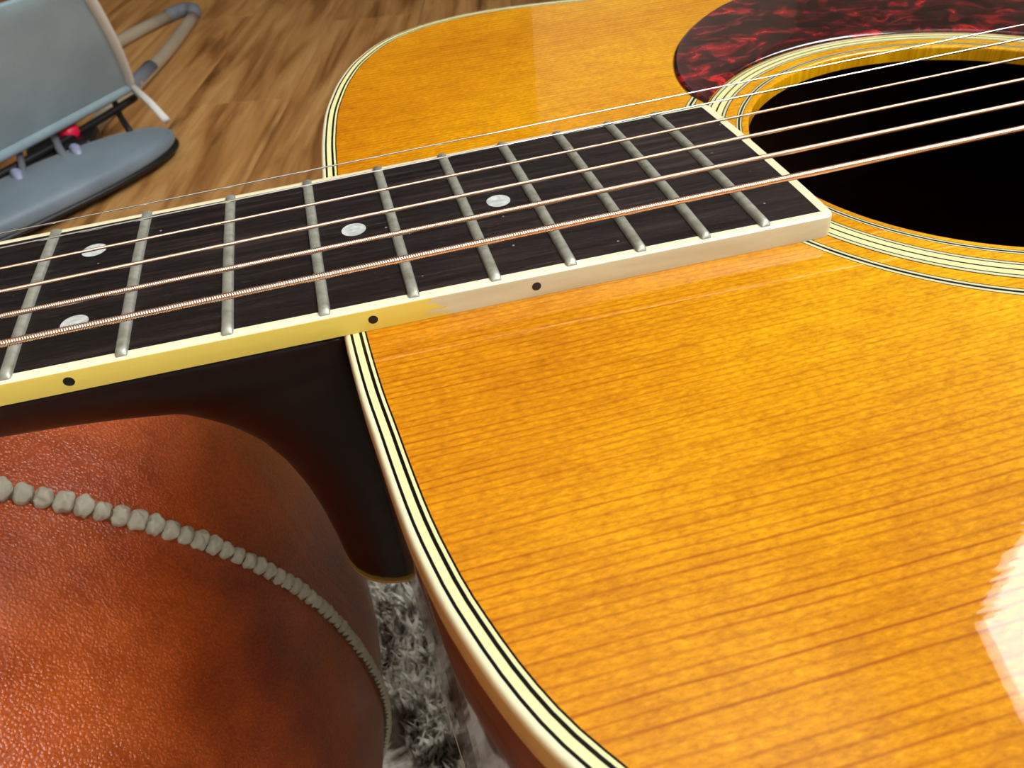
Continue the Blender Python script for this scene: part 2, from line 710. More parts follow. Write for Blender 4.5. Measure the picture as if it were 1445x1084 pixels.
def cr(points, per=8, closed=False):
    """Catmull-Rom through points"""
    P = [Vector(p) for p in points]
    n = len(P)
    out = []
    rng = range(n) if closed else range(n - 1)
    for i in rng:
        p0 = P[(i - 1) % n] if (closed or i > 0) else P[0] * 2 - P[1]
        p1 = P[i]
        p2 = P[(i + 1) % n]
        p3 = P[(i + 2) % n] if (closed or i < n - 2) else P[-1] * 2 - P[-2]
        for k in range(per):
            t = k / per
            out.append(0.5 * ((2 * p1) + (-p0 + p2) * t + (2 * p0 - 5 * p1 + 4 * p2 - p3) * t * t + (-p0 + 3 * p1 - 3 * p2 + p3) * t ** 3))
    if not closed:
        out.append(P[-1])
    return out


def superell(a, b, h, n, m, cxyz, rz, nu=128, nv=64, zmin=None, disp=None):
    V = []
    co, si = math.cos(rz), math.sin(rz)

    def sp(v, e):
        return math.copysign(abs(v) ** e, v)
    for j in range(nv + 1):
        ph = -math.pi / 2 + math.pi * j / nv
        cr_, sr_ = sp(math.cos(ph), 2 / m), sp(math.sin(ph), 2 / m)
        for i in range(nu):
            th = 2 * math.pi * i / nu
            x = a * cr_ * sp(math.cos(th), 2 / n)
            y = b * cr_ * sp(math.sin(th), 2 / n)
            z = h * sr_
            p = Vector((cxyz[0] + co * x - si * y, cxyz[1] + si * x + co * y, cxyz[2] + z))
            if disp:
                p = disp(p)
            if zmin is not None and p.z < zmin:
                p.z = zmin
            V.append(p)
    F = []
    for j in range(nv):
        for i in range(nu):
            k = (i + 1) % nu
            F.append((j * nu + i, j * nu + k, (j + 1) * nu + k, (j + 1) * nu + i))
    return V, F


# ------------------------------------------------------------------ room
def sheet(name, lst, mat):
    o = boxes(name, lst, mat, None, f=RM)
    return tag(o, kind='structure')


T = 0.12
floor = sheet('floor', [(RA, RB, RC, RD, -0.10, -0.016)], plain('subfloor', rgb(40, 28, 18), 0.9))
sheet('ceiling', [(RA, RB, RC, RD, RH, RH + 0.1)], M['ceiling'])
sheet('wall_left', [(RA - T, RA, RC - T, RD + T, -0.1, RH + 0.1)], M['wall'])
sheet('wall_far', [(RA, RB, RD, RD + T, -0.1, RH + 0.1)], M['white_wall'])
d1 = sheet('added_dark_slab_1', [(-2.2, 0.375, RD - .05, RD - .002, 0.002, 2.2)], plain('dark_slab_brown', rgb(58, 44, 36), 0.6))  # unseen dark slab, added to darken the left part of the lacquer's reflections
boxes('added_slab_panel', [(-2.1, -0.98, RD - .062, RD - .05, 0.12, 2.08), (-0.86, 0.27, RD - .062, RD - .05, 0.12, 2.08)], plain('dark_panel_wood', rgb(50, 38, 31), 0.6), d1, f=RM, bev=.004)  # raised fields on the same added slab
sheet('wall_near', [(RA, RB, RC - T, RC, -0.1, RH + 0.1)], M['wall'])
a0, a1, z0, z1 = WIN
sheet('wall_right', [(RB, RB + .03, RC - T, a0, -0.1, RH + 0.1), (RB, RB + .03, a1, RD + T, -0.1, RH + 0.1),
                     (RB, RB + .03, a0, a1, -0.1, z0), (RB, RB + .03, a0, a1, z1, RH + 0.1)], M['wall'])
win = tag(boxes('window_1', [(RB + .002, RB + .028, a0, a0 + .03, z0, z1), (RB + .002, RB + .028, a1 - .016, a1, z0, z1),
                             (RB + .002, RB + .028, a0 + .03, a1 - .016, z0, z0 + .03), (RB + .002, RB + .028, a0 + .03, a1 - .016, z1 - .016, z1)],
                M['white_paint'], None, f=RM), kind='structure')
boxes('pane', [(RB + .012, RB + .016, a0 + .03, a1 - .016, z0 + .03, z1 - .016)], M['glass'], win, f=RM)
boxes('window_sill', [(RB - .04, RB + .001, a0 - .03, a1 + .03, z0 - .03, z0)], M['white_paint'], win, f=RM, bev=.004)
for nm, b in (('baseboard_left', (RA, RA + .015, RC + .015, RD - .015, 0.001, .08)), ('baseboard_far', (RA, RB, RD - .015, RD, 0.001, .08)),
              ('baseboard_near', (RA, RB, RC, RC + .015, 0.001, .08)), ('baseboard_right', (RB - .015, RB, RC + .015, RD - .015, 0.001, .08))):
    sheet(nm, [b], M['white_paint'])

# planks: every board its own piece, boards run along e2
PW = 0.196
plank_mesh = {}
row = 0
a = RA
while a < RB - 0.01:
    wdt = min(PW, RB - a)
    b = RC - random.uniform(0.1, 1.0)
    while b < RD:
        ln = random.choice((1.2, 1.5, 1.8))
        b0, b1 = max(b, RC), min(b + ln, RD)
        if b1 - b0 > 0.02:
            key = (round(wdt, 3), round(b1 - b0, 3))
            if key not in plank_mesh:
                v, f = box_vf(0.0006, wdt - 0.0006, 0.0006, b1 - b0 - 0.0006, -0.016, 0)
                c = 0.0012
                v2, f2 = box_vf(c, wdt - c, c, b1 - b0 - c, -0.016, 0)
                # chamfered top edge
                V = v[:4] + [(x, y, -0.0008) for x, y, z in v[4:]] + v2[4:]
                F = [(0, 2, 3, 1), (0, 1, 5, 4), (2, 6, 7, 3), (0, 4, 6, 2), (1, 3, 7, 5),
                     (4, 5, 9, 8), (5, 7, 11, 9), (7, 6, 10, 11), (6, 4, 8, 10), (8, 9, 11, 10)]
                me = bpy.data.meshes.new('plank')
                me.from_pydata(V, [], F)
                me.materials.append(M['plank'])
                plank_mesh[key] = me
            o = bpy.data.objects.new('plank', plank_mesh[key])
            o.parent = floor
            o.location = RM(a, b0, 0)
            o.rotation_euler = (0, 0, ROOMROT)
            col.objects.link(o)
        b += ln
    a += PW
    row += 1

# ------------------------------------------------------------------ rug
rug = empty('shag_rug', (0.45, -0.25, 0.0), 'shaggy grey and dark brown patterned rug lying under the guitar and beside the leather pouf', 'rug')
v, f = box_vf(-0.42, 1.08, -1.05, 0.48, 0.0005, 0.012)
cxr = (0.33, -0.285)
rb = mk('backing', v, f, M['rug'], rug, smooth=False)
V, F = [], []
rnd = random.Random(3)


def tuft(x, y, h, wd):
    if abs((x - 0.05) / 0.272) ** 2.4 + abs((y - 0.07) / 0.243) ** 2.4 < 1:
        return                  # pressed flat under the pouf
    for lx in (0.531, 0.791):
        for ly in (-0.099, 0.101):
            if abs(x - lx) < 0.034 and abs(y - ly) < 0.034:
                return
    an = rnd.uniform(0, math.pi)
    lx, ly = rnd.uniform(-1, 1) * h * .7, rnd.uniform(-1, 1) * h * .7
    dx, dy = math.cos(an) * wd, math.sin(an) * wd
    k = len(V)
    zb = 0.011
    V.extend([(x - dx, y - dy, zb), (x + dx, y + dy, zb), (x + dx * .8 + lx * .5, y + dy * .8 + ly * .5, zb + h * .6),
              (x - dx * .8 + lx * .5, y - dy * .8 + ly * .5, zb + h * .6), (x + lx, y + ly, zb + h)])
    F.append((k, k + 1, k + 2, k + 3))
    F.append((k + 3, k + 2, k + 4))


for i in range(60000):          # the strip that can be seen between pouf and guitar is denser
    tuft(rnd.uniform(0.18, 0.60), rnd.uniform(-0.25, 0.475), rnd.uniform(.008, .014), rnd.uniform(.0008, .0015))
for i in range(70000):
    tuft(rnd.uniform(-0.41, 1.07), rnd.uniform(-1.04, 0.475), rnd.uniform(.010, .020), rnd.uniform(.0018, .003))
pile = mk('pile', V, F, M['rug'], rug, smooth=False)
tag(pile, kind='stuff')

# ------------------------------------------------------------------ leather pouf with braided cord
PC = (50.0, 70.0, -240.0)
PA, PB, PH, PN, PM, PR = 280.0, 250.0, 216.0, 2.4, 2.2, -0.1
pouf = empty('leather_pouf', (0.05, 0.07, 0.0), 'cognac brown grained leather pouf with braided cord seam, under the guitar neck', 'pouf')


def pdisp(p):
    q = Vector((p.x, p.y, p.z))
    nrm = (q - Vector(PC)).normalized()
    n1 = noise.noise(q * 0.011) * 3.0
    n2 = noise.noise(Vector((q.x * .03, q.y * .03, q.z * .012)) + Vector((5, 3, 1))) * 1.4
    return q + nrm * (n1 + n2 - 1.0)


V, F = superell(PA, PB, PH, PN, PM, PC, PR, 220, 130, zmin=-ZF * 1000 + 14.5, disp=pdisp)
V = [G(*p) for p in V]
cover = fix_normals(mk('leather_cover', V, F, M['leather'], pouf))

# seam: the pouf surface cut by a nearly vertical plane
SN = Vector((0.025, -0.999, -0.037)).normalized()
SC = Vector((293, 43, -131))


def pouf_hit(d, c0):
    """point on the pouf surface from c0 outwards along d (bisection)"""
    co, si = math.cos(PR), math.sin(PR)

    def f(p):
        q = p - Vector(PC)
        x = co * q.x + si * q.y
        y = -si * q.x + co * q.y
        return (abs(x / PA) ** PN + abs(y / PB) ** PN) ** (PM / PN) + abs(q.z / PH) ** PM - 1
    lo, hi = 0.0, 500.0
    for _ in range(40):
        mid = (lo + hi) / 2
        if f(c0 + d * mid) < 0:
            lo = mid
        else:
            hi = mid
    return pdisp(c0 + d * lo)


c0 = Vector(PC) - SN * (Vector(PC) - SC).dot(SN)
ux = Vector((1, 0, 0))
ux = (ux - SN * ux.dot(SN)).normalized()
uz = ux.cross(SN)
if uz.z < 0:
    uz = -uz
loop = []
for i in range(6000):
    an = -math.pi / 2 + 0.5 + (2 * math.pi - 1.0) * i / 5999
    hit = pouf_hit(ux * math.cos(an) + uz * math.sin(an), c0)
    if hit.z > -418:
        loop.append(hit)
# bead positions by arc length
PITCH = 5.5


def bead_mesh(seed):
    bm = bmesh.new()
    bmesh.ops.create_icosphere(bm, subdivisions=4, radius=1.0)
    for vv in bm.verts:
        p = vv.co.normalized()
        e = 2.5
        k = (abs(p.x) ** e + (p.y ** 2 + p.z ** 2) ** (e / 2)) ** (-1 / e)
        th = math.atan2(p.z, p.y)
        # plaited strands crossing over the knot, with a groove between them
        g1 = (0.5 + 0.5 * math.sin(3 * th + p.x * 3.0 + seed)) ** 2
        g2 = noise.noise(p * 1.9 + Vector((seed * 7, 0, 0)))
        r = k * (0.86 + 0.15 * g1 + 0.14 * g2)
        vv.co = Vector((p.x * k * 0.78 * (0.95 + .12 * g2), p.y * r, p.z * r))
    me = bpy.data.meshes.new('cord_knot')
    bm.to_mesh(me)
    bm.free()
    me.materials.append(M['cord'])
    me.polygons.foreach_set('use_smooth', [True] * len(me.polygons))
    return me


beads = [bead_mesh(s) for s in (0.3, 1.7, 3.1, 4.4)]
cordp = [p.copy() for p in loop]
core = tube('braided_cord', [G(*(p + (p - c0).normalized() * 0.5)) for p in cordp[::30]], 0.0018, plain('cord_core', rgb(96, 78, 54), 0.8), pouf, seg=8)
acc = 0.0
nb = 0
for i in range(1, len(cordp)):
    d = (cordp[i] - cordp[i - 1])
    acc += d.length
    if acc >= 0 and nb < 300:
        acc -= PITCH * (1.0 - 0.36 * max(0.0, min(1.0, (-110 - cordp[i].z) / 120.0)))
        p = cordp[i]
        t = d.normalized()
        nn = (p - c0).normalized()
        nn = (nn - t * nn.dot(t)).normalized()
        sd = t.cross(nn)
        sz = 3.55 * (0.93 + 0.14 * rnd.random())
        sz *= 1.0 - 0.42 * max(0.0, min(1.0, (-110 - p.z) / 120.0))    # pulled tighter down the side
        o = bpy.data.objects.new('cord_knot', beads[nb % 4])
        o.parent = core
        wp = Vector(G(*(p + nn * 1.4))) - origin_of(core)
        rot = Matrix((t, sd, nn)).transposed()
        # roll each knot a little
        rr = Matrix.Rotation(rnd.uniform(-.5, .5), 3, 'X')
        m4 = (rot @ rr).to_4x4() @ Matrix.Diagonal((sz / 1000, sz / 1000, sz / 1000, 1))
        m4.translation = wp
        o.matrix_local = m4
        col.objects.link(o)
        nb += 1

# ------------------------------------------------------------------ stool carrying the guitar body
st = empty('wooden_stool', (0.66, 0.0, 0.0), 'low pale wooden stool standing under the guitar body', 'stool')
TOPZ = ZF - 0.1086
boxes('seat', [(0.50, 0.82, -0.13, 0.13, TOPZ - 0.03, TOPZ)], M['stool_wood'], st, bev=.006)
for sx in (0.52, 0.78):
    for sy in (-0.11, 0.09):
        boxes('leg', [(sx, sx + .022, sy, sy + .022, 0.0135, TOPZ - 0.03)], M['stool_wood'], st, bev=.003)

# ------------------------------------------------------------------ guitar
GX0, GZ0 = 615.0, -108.6
guitar = empty('acoustic_guitar', G(GX0, 0, GZ0), 'amber steel-string acoustic guitar with cream binding and dark fingerboard', 'guitar')
ZT = -4.61                      # soundboard level
HX = 511.75                     # sound hole centre

half = [(360.0, 0), (360.0, 14), (360.1, 28.5), (360.9, 44), (361.9, 59), (363.9, 76), (366.4, 88), (370.2, 101.5), (376.8, 117), (388.2, 132.5), (404.5, 142.3),
        (424, 146.1), (445, 144.4), (466, 140.5), (492, 136.8), (520, 135.6), (550, 138.5), (590, 150), (640, 170), (690, 187), (740, 197),
        (785, 198), (822, 189), (848, 168), (863, 135), (869, 92), (871, 46), (871.5, 0)]
near_half = [(360.0, 14), (360.2, 28.6), (361.0, 43.9), (362.1, 55.5), (363.0, 65), (364.1, 74.5), (365.5, 82.6), (367.5, 91.2), (371.8, 104.0), (377.4, 114.6), (388.0, 128.5), (404.5, 140.8)]
outl = [Vector((x, y)) for x, y in half] + [Vector((x, -y)) for x, y in half[-2:10:-1]] + [Vector((x - 0.3, -y)) for x, y in near_half[::-1]]
dense = cr(outl, 14, True)
# resample evenly
NO = 420
Ls = [0.0]
for i in range(len(dense)):
    Ls.append(Ls[-1] + (dense[(i + 1) % len(dense)] - dense[i]).length)
out = []
j = 0
for i in range(NO):
    s = Ls[-1] * i / NO
    while Ls[j + 1] < s:
        j += 1
    t = (s - Ls[j]) / (Ls[j + 1] - Ls[j])
    out.append(dense[j].lerp(dense[(j + 1) % len(dense)], t))
nrm = []
for i in range(NO):
    t = (out[(i + 1) % NO] - out[i - 1]).normalized()
    n_ = Vector((-t.y, t.x))
    nrm.append(n_)
cen = Vector((600, 0))
if nrm[0].dot(cen - out[0]) < 0:
    nrm = [-q for q in nrm]


def off(i, d):
    return out[i] + nrm[i] * d


def sweep(name, prof, mats, parent, fm=None, smooth=True, closed_prof=True):
    """prof: list of (offset inward, z or function)"""
    V, F, FM = [], [], []
    k = len(prof)
    for i in range(NO):
        for d, z in prof:
            p = off(i, d)
            V.append(G(p.x, p.y, z))
    for i in range(NO):
        j = (i + 1) % NO
        for q in range(k if closed_prof else k - 1):
            r = (q + 1) % k
            F.append((i * k + q, i * k + r, j * k + r, j * k + q))
            FM.append(fm[q] if fm else 0)
    o = mk(name, V, F, mats, parent, smooth, FM)
    fix_normals(o)
    return autosmooth(o, 40) if smooth else o


BD = -10.4   # lower edge of the outer binding
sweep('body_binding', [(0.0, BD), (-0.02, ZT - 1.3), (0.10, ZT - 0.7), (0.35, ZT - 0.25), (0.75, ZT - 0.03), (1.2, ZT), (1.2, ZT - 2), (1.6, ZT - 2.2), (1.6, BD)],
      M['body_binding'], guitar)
bands = [('purfling', 1.2, 1.68, 'black_fiber'), ('purfling', 1.68, 2.79, 'yellow_inlay'), ('purfling', 2.79, 3.36, 'black_fiber'),
         ('purfling', 3.36, 3.84, 'yellow_inlay'), ('purfling', 3.84, 4.15, 'black_fiber')]
for nm, d0, d1, mm in bands:
    sweep(nm, [(d0, ZT), (d1, ZT), (d1, ZT - 1.5), (d0, ZT - 1.5)], M[mm], guitar)
sweep('side_purfling', [(-0.03, BD), (0.4, BD), (0.4, BD - 0.5), (-0.03, BD - 0.5)], plain('amber_line', rgb(196, 120, 40), 0.35, coat=1.0), guitar)
sweep('side_purfling', [(-0.03, BD - .5), (0.4, BD - .5), (0.4, BD - 0.8), (-0.03, BD - 0.8)], M['black_fiber'], guitar)
BZ = -104.6
sweep('side', [(0.05, BD - .8), (0.05, BZ + 3.5), (2.6, BZ), (2.6, BD - .8)], [M['mahogany'], M['inner_wood']], guitar, fm=[0, 0, 1, 1])
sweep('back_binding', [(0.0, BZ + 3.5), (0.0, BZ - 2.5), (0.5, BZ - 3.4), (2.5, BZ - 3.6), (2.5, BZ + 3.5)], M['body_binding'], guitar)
V, F = [], []
for i in range(NO):
    p = off(i, 2.5)
    V.append(G(p.x, p.y, BZ))
for i in range(NO):
    p = off(i, 2.5)
    V.append(G(p.x, p.y, BZ - 3.9))
F.append(tuple(range(NO)))
F.append(tuple(range(NO, 2 * NO)))
for i in range(NO):
    F.append((i, (i + 1) % NO, NO + (i + 1) % NO, NO + i))
fix_normals(mk('back', V, F, M['mahogany'], guitar, smooth=False))

# soundboard: rings of wood between the rosette inlays, then out to the purfling
HR = 52.37
NA = 240
angs = [2 * math.pi * i / NA for i in range(NA)]


def ray_out(a, d=4.15):
    """distance from hole centre to the offset outline in direction a"""
    c, s = math.cos(a), math.sin(a)
    best = 1e9
    for i in range(NO):
        p, q = OFF[i], OFF[(i + 1) % NO]
        px, py = p.x - HX, p.y
        ex, ey = q.x - p.x, q.y - p.y
        det = c * (-ey) + s * ex
        if abs(det) < 1e-9:
            continue
        t = (px * (-ey) + py * ex) / det
        u = (c * py - s * px) / det
        if -1e-6 <= u <= 1 + 1e-6 and 0 < t < best:
            best = t
    return best


OFF = [off(i, 4.15) for i in range(NO)]
V, F, FM = [], [], []


def ringv(r, z):
    k = len(V)
    for a in angs:
        rr = r(a) if callable(r) else r
        V.append(G(HX + rr * math.cos(a), rr * math.sin(a), z))
    return k


def bridge_rings(k0, k1, m=0):
    for i in range(NA):
        j = (i + 1) % NA
        F.append((k0 + i, k1 + i, k1 + j, k0 + j))
        FM.append(m)


outr = [ray_out(a) for a in angs]
amap = {a: r for a, r in zip(angs, outr)}
TH = 4.3
# hole wall with softened upper edge
prev = ringv(HR + 1.0, ZT - TH)
k = ringv(HR, ZT - TH + 0.6)
bridge_rings(prev, k)
prev = k
for q in range(5):
    t = math.pi / 2 * q / 4
    k = ringv(HR + 0.7 * (1 - math.cos(t)), ZT - 0.7 + 0.7 * math.sin(t))
    bridge_rings(prev, k)
    prev = k
k = ringv(54.05, ZT)
bridge_rings(prev, k)
for r0, r1 in ((55.50, 58.2), (63.7, 66.9)):
    k0 = ringv(r0, ZT)
    k1 = ringv(r1, ZT)
    bridge_rings(k0, k1)
k0 = ringv(69.05, ZT)
for s in (0.15, 0.4, 0.7):
    k1 = ringv(lambda a: 69.05 + (amap[a] - 69.05) * s, ZT)
    bridge_rings(k0, k1)
    k0 = k1
# last ring follows the outline exactly; fan with the dense outline
k1 = len(V)
for i in range(NO):
    V.append(G(OFF[i].x, OFF[i].y, ZT))
oa = [math.atan2(OFF[i].y, OFF[i].x - HX) % (2 * math.pi) for i in range(NO)]
# outline indices in order of increasing angle
order = sorted(range(NO), key=lambda i: oa[i])
i, j = 0, 0
ia = [angs[q] for q in range(NA)] + [2 * math.pi]
ja = [oa[q] for q in order] + [oa[order[0]] + 2 * math.pi]
while i < NA or j < NO:
    ni = ia[i + 1] if i < NA else 1e9
    nj = ja[j + 1] if j < NO else 1e9
    if ni <= nj:
        F.append((k0 + i % NA, k1 + order[j % NO], k0 + (i + 1) % NA))
        i += 1
    else:
        F.append((k0 + i % NA, k1 + order[j % NO], k1 + order[(j + 1) % NO]))
        j += 1
    FM.append(0)
# underside
kk = ringv(HR + 1.0, ZT - TH)
k2 = ringv(lambda a: amap[a] - 0.5, ZT - TH)
bridge_rings(kk, k2, 1)
sb = mk('soundboard', V, F, [M['spruce'], M['inner_wood']], guitar, smooth=True, fm=FM)
autosmooth(sb, 30)


def annuli(name, lst, mat, parent):
    V, F = [], []
    for r0, r1 in lst:
        k = len(V)
        n = 300
        for r, z in ((r0, ZT), (r1, ZT), (r1, ZT - 1.2), (r0, ZT - 1.2)):
            for i in range(n):
                a = 2 * math.pi * i / n
                V.append(G(HX + r * math.cos(a), r * math.sin(a), z))
        for q in range(4):
            r = (q + 1) % 4
            for i in range(n):
                j = (i + 1) % n
                F.append((k + q * n + i, k + q * n + j, k + r * n + j, k + r * n + i))
    o = mk(name, V, F, mat, parent)
    fix_normals(o)
    return autosmooth(o, 40)


ri = annuli('rosette_ring', [(54.05, 54.2), (54.55, 55.0), (55.35, 55.5)], M['black_fiber'], guitar)
annuli('pale_stripe', [(54.2, 54.55), (55.0, 55.35)], M['pale_inlay'], ri)
rm = annuli('rosette_ring', [(58.2, 58.42), (58.95, 59.25), (60.6, 61.0), (62.4, 62.7), (63.4, 63.7)], M['black_fiber'], guitar)
annuli('pale_stripe', [(58.42, 58.95), (62.7, 63.4)], M['pale_inlay'], rm)
annuli('yellow_stripe', [(59.25, 60.6), (61.0, 62.4)], M['yellow_inlay'], rm)
ro = annuli('rosette_ring', [(66.9, 67.1), (67.65, 68.25), (68.85, 69.05)], M['black_fiber'], guitar)
annuli('pale_stripe', [(67.1, 67.65), (68.25, 68.85)], M['pale_inlay'], ro)

# pickguard
pg = []
r_in = 63.9
for i in range(36):
    a = math.radians(143 - (143 - 40) * i / 35)
    pg.append(Vector((HX + r_in * math.cos(a), r_in * math.sin(a))))
outer = [(566, 45), (584, 44), (604, 50), (622, 64), (632, 82), (630, 102), (614, 118), (590, 126), (560, 127), (532, 122), (514, 116.5), (503.5, 111.6), (494.8, 106.3), (484.7, 97.7),
         (475.6, 87.8), (468.0, 76.7), (462.8, 65.2), (460.0, 54.7), (459.2, 45.3)]
oc = cr([(x, y, 0) for x, y in outer], 6)
pg += [Vector((p.x, p.y)) for p in oc]
V, F = [], []
n = len(pg)
pn = []
for i in range(n):
    t = (pg[(i + 1) % n] - pg[i - 1]).normalized()
    pn.append(Vector((t.y, -t.x)))
ctr = Vector((545, 95))
sgn = 1 if sum(pn[i].dot(ctr - pg[i]) for i in range(n)) > 0 else -1
for d, z in ((0, ZT + 0.02), (0.0, ZT + 0.25), (0.35, ZT + 0.62), (1.0, ZT + 0.86), (1.4, ZT + 0.9)):
    for i in range(n):
        p = pg[i] + pn[i] * (d * sgn)
        V.append(G(p.x, p.y, z))
for q in range(4):
    for i in range(n):
        j = (i + 1) % n
        F.append((q * n + i, q * n + j, (q + 1) * n + j, (q + 1) * n + i))
F.append(tuple(4 * n + i for i in range(n)))
F.append(tuple(range(n))[::-1])
o = mk('pickguard', V, F, M['tortoise'], guitar)
fix_normals(o)
autosmooth(o, 50)

# fingerboard ------------------------------------------------------
L = 645.0


def fx(n):
    return L * (1 - 2 ** (-n / 12))


def hw(x):
    return 21.78 + 0.0171 * x


CROWN = 0.55
XE = 456.0                      # end of the board (outer)


def crown(x, y):
    return CROWN * (1 - min(1.0, (y / hw(x)) ** 2))


BW = 2.15
V, F = [], []
nx, ny = 60, 28
xi = [0 + (XE - 2.2) * i / nx for i in range(nx + 1)]
for x in xi:
    for k in range(ny + 1):
        y = (hw(x) - BW + 0.05) * (-1 + 2 * k / ny)
        V.append(G(x, y, crown(x, y)))
for x in xi:
    for k in (0, ny):
        y = (hw(x) - BW + 0.05) * (-1 + 2 * k / ny)
        V.append(G(x, y, ZT + 0.05))
for i in range(nx):
    for k in range(ny):
        F.append((i * (ny + 1) + k, i * (ny + 1) + k + 1, (i + 1) * (ny + 1) + k + 1, (i + 1) * (ny + 1) + k))
b0 = (nx + 1) * (ny + 1)
for i in range(nx):
    F.append((i * (ny + 1), (i + 1) * (ny + 1), b0 + 2 * (i + 1), b0 + 2 * i))
    F.append((i * (ny + 1) + ny, (i + 1) * (ny + 1) + ny, b0 + 2 * (i + 1) + 1, b0 + 2 * i + 1))
    F.append((b0 + 2 * i, b0 + 2 * i + 1, b0 + 2 * i + 3, b0 + 2 * i + 2))
o = fix_normals(mk('fingerboard', V, F, M['ebony'], guitar))
autosmooth(o, 40)

# binding around the board: swept U with rounded corners
path = []
for x in [0 + (XE - 4) * i / 70 for i in range(71)]:
    path.append(Vector((x, -hw(x))))
RC_ = 2.2
for i in range(1, 9):
    a = math.pi / 2 * i / 8
    path.append(Vector((XE - RC_ + RC_ * math.sin(a), -hw(XE) + RC_ - RC_ * math.cos(a))))
for i in range(1, 16):
    path.append(Vector((XE, -hw(XE) + RC_ + (2 * hw(XE) - 2 * RC_) * i / 16)))
path += [Vector((p.x, -p.y)) for p in path[:79][::-1]]
V, F = [], []
n = len(path)
prof = [(0, ZT + 0.05), (0, -0.42), (0.14, -0.16), (0.42, -0.02), (BW * .6, 0.0), (BW, 0.0), (BW, ZT + 0.05)]
k = len(prof)
for i in range(n):
    t = frame_at(path, i)
    nv = Vector((-t.y, t.x))
    # mitre: use direction of average; inner corner stays square-ish
    for d, z in prof:
        q = path[i] + nv * d
        if d > RC_ * .3:
            q.x = min(q.x, XE - d if path[i].x > XE - 6 else q.x)
        zz = z + (crown(path[i].x, q.y) if z > -1 else 0)
        V.append(G(q.x, q.y, zz))
for i in range(n - 1):
    for q in range(k):
        r = (q + 1) % k
        F.append((i * k + q, (i + 1) * k + q, (i + 1) * k + r, i * k + r))
F.append(tuple(range(k)))
F.append(tuple((n - 1) * k + q for q in range(k)))
o = fix_normals(mk('fingerboard_binding', V, F, M['board_binding'], guitar))
autosmooth(o, 50)


def disc(name, c, r, nz, depth, mat, parent, seg=36, axis='z'):
    V, F = [], []
    for s in (0, 1):
        for i in range(seg):
            a = 2 * math.pi * i / seg
            if axis == 'z':
                V.append(G(c[0] + r * math.cos(a), c[1] + r * math.sin(a), c[2] + nz - s * depth))
            else:
                V.append(G(c[0] + r * math.cos(a), c[1] - nz + s * depth, c[2] + r * math.sin(a)))
    F.append(tuple(range(seg)))
    F.append(tuple(range(seg, 2 * seg)))
    for i in range(seg):
        F.append((i, (i + 1) % seg, seg + (i + 1) % seg, seg + i))
    return fix_normals(mk(name, V, F, mat, parent, smooth=False))


def fm_(n):
    return (fx(n - 1) + fx(n)) / 2


for x, y in ((fm_(12), -13.3), (fm_(12), 13.3), (fm_(15), 0.3), (396.2, 0.4), (fm_(9), 0), (fm_(7), 0), (fm_(5), 0), (fm_(3), 0)):
    disc('pearl_dot', (x, y, crown(x, y)), 2.5, 0.06, 0.8, M['pearl'], guitar)
for n_, dd in ((12, 0), (15, 0), (17, 0), (9, 0), (7, 0), (5, 0), (3, 0)):
    x = fm_(n_)
    disc('side_dot', (x, -hw(x), -2.35), 0.88 if n_ != 12 else 0.95, 0.03, 0.6, M['dot_black'], guitar, 24, 'y')

# frets -------------------------------------------------------------


def fret(xf):
    V, F = [], []
    w_ = hw(xf) - 0.75
    ys = [(-w_, 0.0), (-w_ + 0.12, 0.35), (-w_ + 0.45, 0.72), (-w_ + 0.95, 1.0)] + [(-w_ + 0.95 + (2 * w_ - 1.9) * i / 22, 1.0) for i in range(1, 22)] + [(w_ - 0.95, 1.0), (w_ - 0.45, 0.72), (w_ - 0.12, 0.35), (w_, 0.0)]
    S = 9
    for y, s in ys:
        wr = 1.08 * (0.80 + 0.20 * min(1, s * 1.2))
        for q in range(S):
            a = math.pi * q / (S - 1)
            hgt = 0.98 * max(0.0, math.sin(a)) ** 0.8 * s if 0 < q < S - 1 else 0.0
            # small wear grooves under the strings
            V.append(G(xf - wr * math.cos(a), y, crown(xf, y) + hgt + (0.02 if s > 0 else 0) - (0.15 if q in (0, S - 1) else 0)))
    for i in range(len(ys) - 1):
        for q in range(S - 1):
            F.append((i * S + q, i * S + q + 1, (i + 1) * S + q + 1, (i + 1) * S + q))
    F.append(tuple(range(S)))
    F.append(tuple((len(ys) - 1) * S + q for q in range(S)))
    o = fix_normals(mk('fret', V, F, M['fret'], guitar))
    return o


for n_ in range(1, 21):
    fret(fx(n_))

